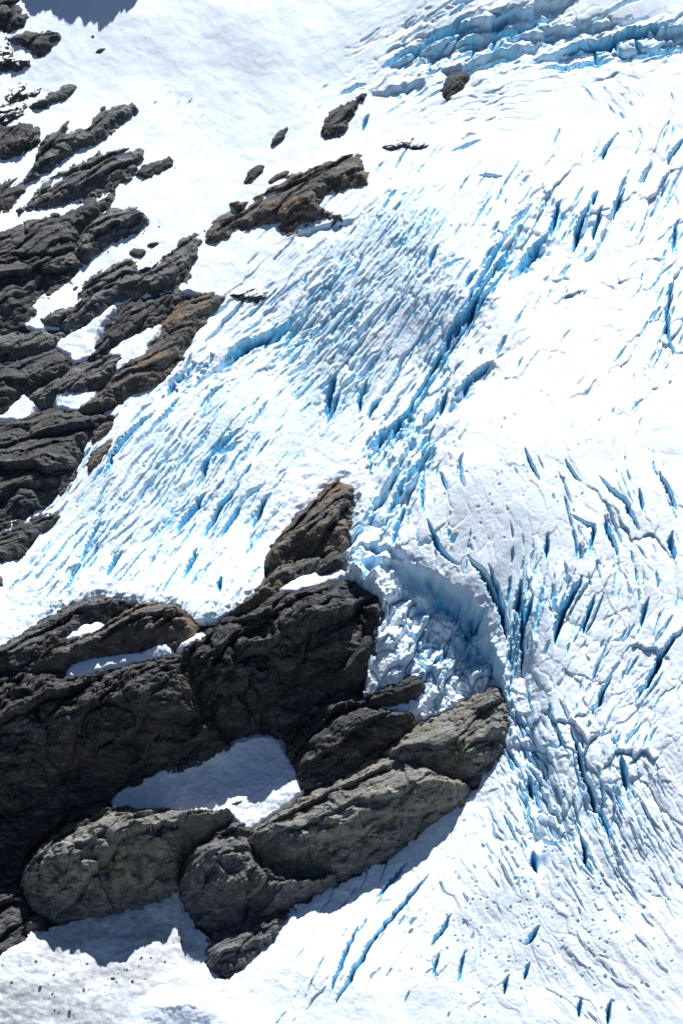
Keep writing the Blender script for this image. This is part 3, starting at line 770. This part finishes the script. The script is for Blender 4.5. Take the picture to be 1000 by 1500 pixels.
rock('rounded dark hump above the small snow pocket at the left margin','dark',[(-10,200),(10,185),(40,177),(60,185),(58,195),(62,210),(50,222),(20,232),(-10,238)],20,group=UPR)
rock('long stepped grey outcrop ending in a broad flat head on the snow','grey',[(32,268),(45,250),(55,230),(62,210),(70,198),(85,195),(100,175),(102,185),(95,200),(115,190),(125,195),(135,180),(145,165),(165,158),(190,153),(204,160),(195,172),(180,180),(165,195),(150,210),(120,222),(95,235),(75,250),(50,268)],24,group=UPR)
rock('tiny dark stone above the flat head of the stepped outcrop','dark',[(146,160),(150,154),(156,155),(155,162),(148,167)],5,group=UPR,rough=1)
rock('low rock at the left margin between two strips of snow','dark',[(-10,280),(10,265),(30,258),(38,268),(36,285),(25,300),(10,315),(-10,318)],15,group=UPR)
rock('long pale grey whaleback rock lying aslant on the snow','grey',[(25,312),(40,300),(55,280),(65,265),(100,250),(125,238),(150,225),(185,220),(212,217),(212,235),(203,248),(195,262),(165,280),(140,290),(110,295),(80,305),(55,308),(30,315)],26,group=UPR)
rock('ragged dark tail of rock at the right tip of the pale whaleback','dark',[(195,262),(203,248),(225,240),(245,230),(255,233),(250,245),(238,255),(215,262)],9,group=UPR)
rock('massive dark rock wall with bulging folds reaching the left margin','dark',[(-10,345),(20,330),(60,320),(100,310),(130,290),(165,280),(175,290),(160,306),(140,322),(118,345),(112,372),(125,385),(108,405),(105,420),(85,430),(55,440),(50,450),(58,455),(45,470),(25,485),(-10,495)],36,group=UPR)
rock('rounded grey dome leaning on the right side of the massive dark wall','grey',[(106,372),(112,345),(138,320),(162,304),(200,305),(222,322),(210,335),(190,345),(160,360),(125,385),(115,382)],30,group=UPR)
rock('small flat rock in the snow gully above the diagonal outcrop','dark',[(188,370),(200,363),(215,366),(212,375),(195,376)],7,group=UPR,rough=1.5)
rock('small dark rock in the snow gully nearest the open snowfield','dark',[(213,360),(225,352),(236,355),(225,364)],6,group=UPR,rough=1.2)
for q, lb in (([(140,400),(144,394),(150,396),(146,403)],'pebble-sized dark stone in the gully above the diagonal outcrop, upper of two'),([(105,424),(110,417),(117,419),(110,427)],'pebble-sized dark stone in the gully beside the massive dark wall, lower of two')):
    rock(lb,'dark',q,3.5,group='small stones in the snow gully',name='stone',rough=.8)
rock('long diagonal outcrop with a jagged crest between two snow gullies','grey',[(55,470),(75,460),(90,450),(100,455),(118,440),(115,430),(125,410),(150,395),(175,385),(190,375),(205,385),(200,402),(215,395),(235,380),(250,365),(268,350),(278,342),(295,345),(297,355),(290,365),(290,380),(280,395),(278,412),(265,425),(240,430),(215,435),(185,440),(170,445),(150,465),(125,485),(100,485),(80,480)],26,group=UPR)
# beside the tongue
rock('dark slab between the two snow gullies above the enclosed snow pocket','dark',[(125,532),(140,500),(165,470),(175,450),(200,440),(240,432),(270,425),(258,445),(238,472),(215,490),(185,502),(160,520),(150,528)],20,group=MIDR)
rock('tall brown slab with a straight right edge along the white snow','brown',[(180,530),(210,515),(228,490),(240,470),(262,445),(290,432),(315,428),(333,437),(325,445),(310,460),(290,485),(270,510),(273,522),(250,545),(240,560),(215,575),(190,582),(150,606),(120,612),(112,600),(140,578),(165,552)],24,ang=38,group=MIDR)
rock('flat pale ledge of rock reaching the left margin below the massive wall','grey',[(-10,500),(0,492),(40,487),(70,485),(100,485),(88,500),(78,512),(50,520),(20,522),(-10,524)],18,group=MIDR)
rock('dark layered slab at the left margin above the small snow hollow','dark',[(-10,518),(50,516),(90,508),(108,525),(102,546),(70,562),(40,575),(20,595),(-10,614)],24,group=MIDR)
rock('rough middle slab between the pale ledge and the tall brown slab','grey',[(38,580),(60,560),(105,538),(130,522),(178,520),(184,532),(170,548),(150,564),(122,580),(90,578),(60,596)],20,group=MIDR)
rock('wide dark wall of wavy rock layers left of the glacier tongue','dark',[(-10,640),(20,618),(45,606),(60,596),(90,600),(120,606),(165,608),(170,615),(150,625),(140,640),(120,655),(118,668),(110,685),(112,700),(95,720),(70,740),(50,755),(30,765),(-10,775)],34,ang=20,group=MIDR)
rock('brown nub of rock on the snow edge, upper of two','brown',[(132,640),(140,625),(170,612),(166,626),(155,640),(145,650),(135,652)],12,group=MIDR,rough=2)
rock('brown nub of rock on the snow edge, lower and longer of two','brown',[(128,692),(131,668),(145,655),(166,645),(162,662),(150,680),(135,695)],13,group=MIDR,rough=2)
rock('blunt rock below the wavy wall at the left edge of the tongue','dark',[(-10,780),(20,765),(60,752),(90,750),(86,765),(62,785),(45,805),(30,825),(-10,830)],22,group=MIDR)
rock('scrap of rock in the snow under the blunt rock at the left margin','dark',[(-10,842),(3,843),(7,852),(4,862),(-10,864)],7,group=MIDR,rough=1.5)
# islands in the upper snow
rock('large brown rock island with a streaked face in the upper snow','brown',[(300,352),(303,330),(320,315),(335,300),(350,292),(355,298),(380,285),(400,275),(420,262),(440,252),(465,240),(490,235),(510,225),(528,222),(530,240),(540,262),(540,275),(520,272),(505,278),(490,280),(470,290),(470,305),(495,310),(503,320),(490,325),(465,322),(445,335),(425,347),(420,345),(405,338),(410,325),(385,330),(345,345),(310,357)],24,ang=40,group=ISL)
rock('dark upright rock above the large brown island, reaching a blue crack','dark',[(470,192),(480,165),(495,152),(515,148),(530,135),(538,135),(533,145),(520,160),(515,175),(500,195),(480,208),(472,205)],15,ang=50,group=ISL)
rock('slender dark rock standing alone on the snow below the crackled patch','dark',[(394,215),(400,200),(415,187),(424,186),(418,200),(402,217)],9,ang=50,group=ISL,rough=2)
rock('slender dark rock standing alone just above the large brown island','dark',[(355,268),(365,250),(380,241),(390,242),(385,255),(372,268),(360,271)],10,ang=50,group=ISL,rough=2)
rock('thin sliver of rock along the upper edge of the brown island','brown',[(390,271),(400,258),(425,249),(422,258),(402,269)],6,group=ISL,rough=1.5)
rock('small dark rock lying far up on the open snowfield','dark',[(137,77),(145,70),(157,70),(148,77)],4,group=ISL,rough=1)
rock('black speck of rock on the snowfield under the peak shadow','dark',[(133,54),(135,50),(139,52),(137,56)],2.5,group=ISL,rough=.5)
rock('black rock half buried among the blue ice of the upper icefall','dark',[(646,140),(653,116),(668,104),(684,107),(676,124),(662,138),(654,144)],7,ang=50,group=ISL,rough=2)
rock('dark rock added for the hollow under the dirty ice arch at the top of the tongue','snowy',[(556,216),(580,205),(600,198),(622,204),(630,213),(606,220),(590,215),(570,223)],8,group=ISL,rough=2)  # rock piece added to darken the hollow of the ice arch
rock('flat rock under a thin snow arch at the left edge of the tongue','snowy',[(330,432),(350,428),(385,420),(396,426),(390,436),(375,445),(350,441)],7,group=ISL,rough=2)
# centre
rock('brown leaning slab at the middle of the picture between tongue and glacier','brown',[(385,827),(400,790),(430,760),(445,740),(470,720),(495,700),(516,710),(518,740),(508,770),(512,790),(495,808),(470,812),(440,815),(410,830),(395,834)],30,ang=42,group=LOWR)
rock('low ochre ledge under the leaning brown slab','brown',[(335,902),(360,880),(385,855),(402,832),(430,825),(465,812),(474,825),(445,846),(412,866),(385,884),(360,900)],18,ang=35,group=LOWR)
rock('small dark block at the right foot of the leaning slab','dark',[(458,842),(478,813),(500,806),(508,835),(490,844),(470,850)],14,group=LOWR,rough=2)
# lower wall
rock('dark rock running under the ragged front of the glacier tongue','dark',[(-10,958),(0,948),(15,938),(40,920),(70,905),(110,882),(140,872),(165,875),(188,880),(182,892),(150,908),(120,922),(90,946),(62,966),(40,988),(-10,1002)],20,group=LOWR)
rock('pale brown rounded rock between the ice front and a thin snow strip','brown',[(42,988),(60,962),(80,945),(120,935),(150,918),(190,890),(220,882),(260,885),(282,905),(282,932),(255,942),(220,957),(180,960),(130,967),(90,984)],28,group=LOWR)
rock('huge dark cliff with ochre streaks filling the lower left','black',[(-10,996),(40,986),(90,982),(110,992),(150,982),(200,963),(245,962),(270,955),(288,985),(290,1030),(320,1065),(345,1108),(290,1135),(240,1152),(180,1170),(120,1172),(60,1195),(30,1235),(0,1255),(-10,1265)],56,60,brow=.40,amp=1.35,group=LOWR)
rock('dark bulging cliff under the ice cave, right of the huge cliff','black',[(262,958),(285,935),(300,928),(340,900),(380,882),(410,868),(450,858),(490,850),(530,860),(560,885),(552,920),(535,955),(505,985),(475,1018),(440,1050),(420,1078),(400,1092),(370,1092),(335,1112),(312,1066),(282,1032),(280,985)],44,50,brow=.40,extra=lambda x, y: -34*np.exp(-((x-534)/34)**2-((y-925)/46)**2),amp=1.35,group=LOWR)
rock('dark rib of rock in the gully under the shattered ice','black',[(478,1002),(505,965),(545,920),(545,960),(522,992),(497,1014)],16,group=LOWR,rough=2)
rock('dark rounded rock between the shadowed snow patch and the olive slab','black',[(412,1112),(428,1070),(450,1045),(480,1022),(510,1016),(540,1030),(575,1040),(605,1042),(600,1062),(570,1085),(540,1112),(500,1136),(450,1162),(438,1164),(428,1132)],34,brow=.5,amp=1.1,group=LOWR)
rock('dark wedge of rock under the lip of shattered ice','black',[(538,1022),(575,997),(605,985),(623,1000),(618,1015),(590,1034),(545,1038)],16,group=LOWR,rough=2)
rock('brown layered upper part of the slab touching the glacier edge','olive',[(556,1112),(600,1070),(640,1050),(690,1025),(726,1003),(738,1030),(741,1065),(736,1095),(705,1135),(680,1152),(640,1134),(600,1124)],28,ang=26,group=LOWR)
rock('long sunlit olive slab sloping down to the white glacier','olive',[(362,1222),(400,1190),(450,1165),(510,1135),(556,1108),(600,1116),(640,1128),(690,1146),(682,1175),(640,1202),(590,1238),(560,1262),(520,1278),(470,1292),(420,1292),(380,1272),(360,1245)],48,38,brow=.52,ang=22,amp=.9,group=LOWR)
rock('large sunlit boulder with yellow stains below the shadowed snow patch','olive',[(30,1290),(50,1250),(90,1215),(130,1195),(165,1183),(200,1181),(260,1188),(310,1193),(347,1188),(340,1210),(305,1238),(275,1258),(264,1290),(268,1306),(230,1322),(180,1338),(130,1344),(100,1348),(60,1336),(35,1314)],72,38,brow=.45,amp=.95,ang=28,group=LOWR,name='boulder')
rock('round grey boulder wedged between the yellow stained boulder and the olive slab','grey',[(263,1284),(273,1252),(300,1225),(330,1212),(368,1212),(368,1240),(388,1268),(420,1290),(462,1292),(505,1272),(492,1296),(442,1318),(410,1334),(370,1350),(320,1358),(285,1350),(266,1322)],58,32,brow=.4,amp=1.0,group=LOWR,name='boulder')
rock('small mottled boulder at the very bottom of the rock wall','grey',[(300,1385),(320,1363),(360,1352),(400,1342),(424,1336),(416,1362),(392,1388),(362,1418),(328,1432),(302,1416)],22,amp=.9,group=LOWR,name='boulder')
rock('little dark rock lying across the lower edge of the shadowed snow patch','dark',[(330,1182),(350,1170),(377,1166),(367,1179),(345,1187)],8,group=LOWR,rough=1.5,name='boulder')
rock('flat grey rock plate at the lower corner of the shadowed snow patch','grey',[(312,1227),(325,1205),(362,1199),(363,1215),(332,1228)],12,group=LOWR,rough=2)
rock('dark shaded gully wall at the left margin beside the yellow stained boulder','black',[(-10,1255),(30,1225),(60,1192),(90,1178),(165,1162),(165,1184),(100,1212),(52,1255),(30,1300),(42,1340),(30,1372),(0,1402),(-10,1408)],16,group=LOWR,extra=lambda x, y: -10+0*x)
rock('small brown stone at the lower left foot of the yellow stained boulder','brown',[(34,1352),(48,1340),(60,1344),(60,1358),(42,1363)],8,group=LOWR,rough=1.5,name='stone')
for lb, q in (('smaller of two dark stones on the sunlit corner of the snow patch',[(377,1184),(383,1180),(391,1182),(384,1187)]),('larger of two dark stones on the sunlit corner of the snow patch',[(368,1201),(376,1197),(384,1199),(374,1206)])):
    rock(lb,'dark',q,4,group=LOWR,rough=.8,name='stone')
# the horn above the picture that throws the shadow on the snowfield
rock('jagged rock horn above the snowfield, out of view, casting the blue shadow','dark',[(50,-160),(110,-180),(190,-175),(245,-160),(252,-126),(225,-112),(160,-106),(110,-108),(58,-116)],122,18,amp=.3,group='rock horns above the snowfield',name='rock_horn',
     extra=lambda x, y: 20*noise(x/44+3.3, y/300, 33)+4*noise(x/15, y/200, 37))

# ------------------------------------------------------------------ snow patches between the rocks
def snow_patch(label, poly, lift=5, shade=0.0, dome=1.0, grow=5):
    p = smooth_poly(trace(poly), 1)
    x = np.arange(p[:, 0].min()-14, p[:, 0].max()+14, 1.3, dtype=F); y = np.arange(p[:, 1].min()-14, p[:, 1].max()+14, 1.3, dtype=F)
    x, y = np.meshgrid(x, y)
    d = sdf(p, x, y)+grow+2.5*fbm(x/14, y/14, 3, 210)
    h = Hm(x, y)+5*fbm(x/120, y/150, 2, 40)+lift+dome*(1-np.exp(-np.maximum(d, 0)/9))+1.6*fbm(x/22, y/20, 3, 221)+.5*fbm(x/6, y/6, 2, 222)+np.where(d < 4, 1.4*(d-4), 0)
    idx, cell = grid_quads(d > -9)
    col = np.zeros((*x.shape, 4), F); col[..., 3] = 1
    col[..., 1] = np.clip(.12*fbm(x/20, y/20, 3, 225)+shade, 0, 1)
    ob = patch_object('snow_patch', x, y, h, cell, col, M_ICE)
    return tag(ob, label, 'snow patch', 'snow patches between the rocks')
snow_patch('tapering snow pocket enclosed by the dark slab and the tall brown slab',[(160,520),(185,500),(210,490),(236,476),(228,490),(210,515),(208,525),(190,535),(173,545),(170,540),(182,525),(180,520)],4)
snow_patch('steep snow strip in the gully under the diagonal outcrop',[(170,448),(150,472),(140,490),(133,518),(145,516),(110,531),(103,516),(80,508),(108,492),(122,484),(150,464)],4)
snow_patch('small white snow hollow above the wavy dark wall',[(80,590),(85,575),(100,572),(120,578),(147,569),(132,585),(120,600),(110,600),(95,595)],2,grow=4)
snow_patch('little snow pocket near the left margin under the layered slab',[(-10,622),(5,612),(20,595),(35,577),(39,585),(53,590),(45,605),(30,617),(12,610)],2,grow=4)
snow_patch('narrow sunlit snow strip under the small dark block in the centre',[(408,868),(430,855),(455,843),(472,850),(498,836),(500,842),(470,858),(440,866)],5,grow=5)
snow_patch('thin snow strip on top of the dark rock under the ice front',[(75,931),(90,921),(130,917),(150,914),(142,926),(115,930),(90,936)],4,grow=5)
snow_patch('long snow strip between the pale brown rock and the huge cliff',[(97,988),(110,972),(140,965),(170,960),(195,962),(240,948),(247,955),(240,964),(210,964),(170,970),(130,982),(108,991)],3,grow=5)
snow_patch('short snow scrap at the right end of the pale brown rock',[(266,948),(280,937),(302,928),(292,943),(275,953)],4,grow=5)
snow_patch('large shadowed snow patch in the hollow between cliff and boulders',[(166,1172),(200,1150),(260,1130),(330,1105),(370,1086),(402,1086),(416,1110),(441,1155),(420,1176),(385,1196),(362,1216),(345,1192),(310,1192),(270,1187),(240,1182),(200,1187),(175,1180)],6,shade=.06,grow=7)
snow_patch('snow drift on the ledge under the lip of shattered ice',[(543,1042),(570,1034),(600,1030),(625,1022),(618,1036),(590,1046),(560,1046)],1,grow=4)

# ------------------------------------------------------------------ the mountainside under and around everything
def axis(lo, hi, step, far):
    a = list(np.arange(lo, hi+.1, step)); s = step
    b = [a[-1]]; c = [a[0]]
    while b[-1] < hi+far:
        s *= 1.22; b.append(b[-1]+s); c.append(c[-1]-s)
    return np.array(sorted(c[1:]+a+b[1:]))
ax = axis(-700, 700, 6, 9000); ay = axis(-1000, 1150, 6, 9000)
AX, AY = np.meshgrid(ax, ay)
bx, by = to_map(AX, np.clip(AY, -1150, 1300))
bh = Hm(bx, by).astype(float)+5*fbm(bx/120, by/150, 2, 40)-18
inside = (np.abs(bx-500) < 575) & (by > -80) & (by < 1590)
bh = bh-40*(1-np.clip(sdf(p_b2, bx, by)/8+1, 0, 1))*(1-np.clip(sdf(p_b1, bx, by)/8+1, 0, 1))*np.clip((550-np.abs(bx-500))/30, 0, 1)
out = np.clip(np.maximum.reduce([np.abs(AX)-620, AY-950, -AY-950])/900, 0, 1)
bh = bh-80*np.clip(sdf(p_db, bx, by)/10+1, 0, 1)
bh = bh+out*180*fbm(AX/700, AY/600, 5, 44)+2.5*fbm(bx/30, by/24, 4, 45)
bh = bh+12*((np.abs(bx-500) > 590) | (by < -96) | (by > 1606))
wx, wy, wz = world(AX, AY, bh)
ny, nx = AX.shape
idx = np.arange(ny*nx).reshape(ny, nx)
q = np.stack([idx[:-1, :-1], idx[:-1, 1:], idx[1:, 1:], idx[1:, :-1]], -1).reshape(-1, 4)
def slope_material():
    m = rock_material('bedrock_and_snow', (.018, .019, .021), (.050, .050, .050), (.11, .108, .10), (.08, .07, .05), .5)
    t = NT.__new__(NT); t.m = m; t.t = m.node_tree; t.b = t.t.nodes['Principled BSDF']
    at = t.n('ShaderNodeAttribute', attribute_name='surf')
    sep = t.n('ShaderNodeSeparateColor'); t.l(at.outputs['Color'], sep.inputs[0])
    old = t.b.inputs['Base Color'].links[0].from_socket
    k = t.ramp(t.math('ADD', t.math('MULTIPLY', sep.outputs[0], .9), t.math('MULTIPLY', t.noise(t.mapping(), .03, 7, .65), .5)), [(.55, (0, 0, 0)), (.60, (1, 1, 1))])
    t.l(t.mix(k, old, (.86, .88, .90)), t.b.inputs['Base Color'])
    return m
cols = np.zeros((ny*nx, 4)); cols[:, 3] = 1
edge_out = (np.abs(bx-500) > 560) | (by < -66) | (by > 1576)
cols[:, 0] = np.where(edge_out & (bx > 300), .95, np.where(edge_out, .52, 0)).ravel()
me = mesh_from('mountain_slope', np.stack([wx.ravel(), wy.ravel(), wz.ravel()], 1), q, cols, slope_material())
ob = bpy.data.objects.new('mountain_slope', me); COL.objects.link(ob)
tag(ob, 'dark bedrock of the mountainside showing in the gaps between the rocks', None, kind='structure')

# ------------------------------------------------------------------ loose blocks of ice and stones
def height_at(mx, my):
    j = int(np.clip((mx-X0)/STEP, 0, NX-1)); i = int(np.clip((my-Y0)/STEP, 0, NY-1))
    return float(H[i, j])
import bmesh
from mathutils import Vector, noise as mnoise
def block_mesh(name, seed, mat, flat=.7, smooth=False):
    r = random.Random(seed)
    bm = bmesh.new()
    for _ in range(16):
        v = Vector((r.gauss(0, 1), r.gauss(0, 1), r.gauss(0, 1))).normalized()
        bm.verts.new((v.x*r.uniform(.75, 1.15), v.y*r.uniform(.6, 1), v.z*flat*r.uniform(.7, 1.1)))
    bmesh.ops.convex_hull(bm, input=bm.verts[:])
    for v in [v for v in bm.verts if not v.link_faces]: bm.verts.remove(v)
    bmesh.ops.bevel(bm, geom=bm.edges[:], offset=.07, segments=1, affect='EDGES')
    bmesh.ops.triangulate(bm, faces=bm.faces[:])
    bmesh.ops.subdivide_edges(bm, edges=bm.edges[:], cuts=2, use_grid_fill=True)
    for v in bm.verts:
        v.co += v.co.normalized()*(mnoise.fractal(v.co*2.2+Vector((seed, 0, 0)), 1, 2, 4)*.07)
    me = bpy.data.meshes.new(name); bm.to_mesh(me); bm.free()
    if mat is M_ICE:
        at = me.color_attributes.new('surf', 'FLOAT_COLOR', 'POINT')
        for i, d in enumerate(at.data): d.color = (.18+.25*r.random(), 0, 0, 1)
    me.materials.append(mat)
    return me
def place(me, name, px, py, size, label, cat, group, sink=.35, rs=None):
    mx, my = trace([(px, py)])[0]
    for _ in range(4):
        h = height_at(mx, my); x, y = to_local(px, py, h); mx, my = to_map(x, y)
    ob = bpy.data.objects.new(name, me); COL.objects.link(ob)
    ob.location = world(x, y, h+size*sink*.7)
    s = size*S
    ob.scale = (s*rs.uniform(.85, 1.3), s*rs.uniform(.8, 1.1), s*rs.uniform(.8, 1.1))
    ob.rotation_euler = (TH+rs.uniform(-.3, .3), rs.uniform(-.3, .3), rs.uniform(0, 6.28))
    return tag(ob, label, cat, group)
rs = random.Random(3)
ice_protos = [block_mesh('ice_block', 40+i, M_ICE, rs.uniform(.7, 1.0)) for i in range(7)]
stone_protos = [block_mesh('stone', 80+i, ROCK['grey'], .6) for i in range(5)]
def scatter(n, cx, cy, sx, sy, protos, name, sizes, label, cat, group, ok, tilt=0.0):
    k = 0; tries = 0
    while k < n and tries < n*30:
        tries += 1
        u, v = rs.gauss(0, 1), rs.gauss(0, 1)
        px, py = cx+sx*u, cy+sy*v-tilt*sx*u
        if not ok(px, py): continue
        size = sizes[0]*(sizes[1]/sizes[0])**(rs.random()**1.6)
        place(rs.choice(protos), name, px, py, size, label, cat, group, rs=rs); k += 1
def region_at(px, py):
    mx, my = trace([(px, py)])[0]
    j = int(np.clip((mx-X0)/STEP, 0, NX-2)); i = int(np.clip((my-Y0)/STEP, 0, NY-2))
    return int(region[i, j])
scatter(60, 645, 965, 38, 38, ice_protos, 'ice_block', (1.8, 5.0), 'chunk of broken ice in the shattered heap below the curved ice cliff', 'ice block', 'ice chunks of the shattered heap', lambda a, b: region_at(a, b) == 5)
scatter(34, 572, 655, 30, 9, ice_protos, 'ice_block', (2, 7), 'rounded ice block in the jumble along the seam between tongue and glacier', 'ice block', 'ice blocks along the seam', lambda a, b: region_at(a, b) in (2, 3), tilt=.9)
scatter(22, 285, 545, 22, 9, ice_protos, 'ice_block', (2, 5.5), 'small blue ice block tumbled at the upper left edge of the glacier tongue', 'ice block', 'ice blocks at the tongue edge', lambda a, b: region_at(a, b) == 2, tilt=.6)
scatter(46, 100, 1440, 85, 30, stone_protos, 'stone', (.6, 3.0), 'small dark stone lying on the dirty snow apron', 'stone', 'stones on the dirty snow', lambda a, b: region_at(a, b) == 4)

scatter(26, 205, 1412, 46, 6, stone_protos, 'stone', (.8, 3.4), 'dark stone in the line of rubble crossing the snow apron under the boulders', 'stone', 'stones in the rubble line', lambda a, b: region_at(a, b) in (3, 4), tilt=.62)

def by_rock(px, py):
    # small rubble lies on the snow close to the outcrops
    if region_at(px, py) != 0: return False
    return any(min((px-a)**2+(py-b)**2 for a, b in q) < 240 for q in OUTCROPS)
OUTCROPS = [[(250,245),(235,262),(222,325),(205,345),(150,375),(118,400),(60,452)],[(200,378),(215,395),(130,430),(100,470)],[(205,172),(150,218),(90,240)],[(300,352),(345,352),(420,352),(500,328)],[(90,62),(60,92),(48,100)],[(275,430),(320,432),(340,440)],[(118,136),(90,156),(40,160)]]
scatter(44, 190, 300, 110, 110, stone_protos, 'stone', (.7, 2.3), 'small dark stone on the snow at the foot of the upper rock outcrops', 'stone', 'stones at the foot of the upper outcrops', by_rock)

# ------------------------------------------------------------------ light, sky, camera
w = bpy.data.worlds.new('World'); sc.world = w; w.use_nodes = True
nt = w.node_tree
sky = nt.nodes.new('ShaderNodeTexSky'); sky.sky_type = 'NISHITA'; sky.sun_disc = False
bgd = nt.nodes['Background']; nt.links.new(sky.outputs[0], bgd.inputs['Color']); bgd.inputs['Strength'].default_value = .05
lx, ly, lz = math.sin(SUN_AZ)*math.cos(SUN_EL), math.cos(SUN_AZ)*math.cos(SUN_EL), math.sin(SUN_EL)
sv = Vector((lx, ly*math.cos(TH)-lz*math.sin(TH), ly*math.sin(TH)+lz*math.cos(TH)))
sky.sun_elevation = math.asin(sv.z); sky.sun_rotation = math.atan2(sv.x, sv.y)
sky.altitude = 1500; sky.air_density = 1.0; sky.dust_density = .1; sky.ozone_density = 3.0
sun = bpy.data.lights.new('sun', 'SUN'); sun.energy = 5.0; sun.angle = math.radians(.5); sun.color = (1, .99, .97)
so = bpy.data.objects.new('sun', sun); COL.objects.link(so)
so.rotation_euler = sv.to_track_quat('Z', 'Y').to_euler(); so.location = world(0, 900, 1500)
cam = bpy.data.cameras.new('camera'); co = bpy.data.objects.new('camera', cam); COL.objects.link(co)
co.location = world(*CAM); co.rotation_euler = (math.radians(90)-PHI+TH, 0, 0)
cam.sensor_fit = 'VERTICAL'; cam.angle = 2*math.atan(750/D); cam.clip_start = 10; cam.clip_end = 20000
sc.camera = co
sc.view_settings.view_transform = 'Standard'; sc.view_settings.look = 'None'; sc.view_settings.exposure = .50; sc.view_settings.gamma = 1
sc.render.engine = 'CYCLES'
sc.cycles.max_bounces = 6; sc.cycles.diffuse_bounces = 4; sc.cycles.glossy_bounces = 2; sc.cycles.transmission_bounces = 1
sc.cycles.use_denoising = True
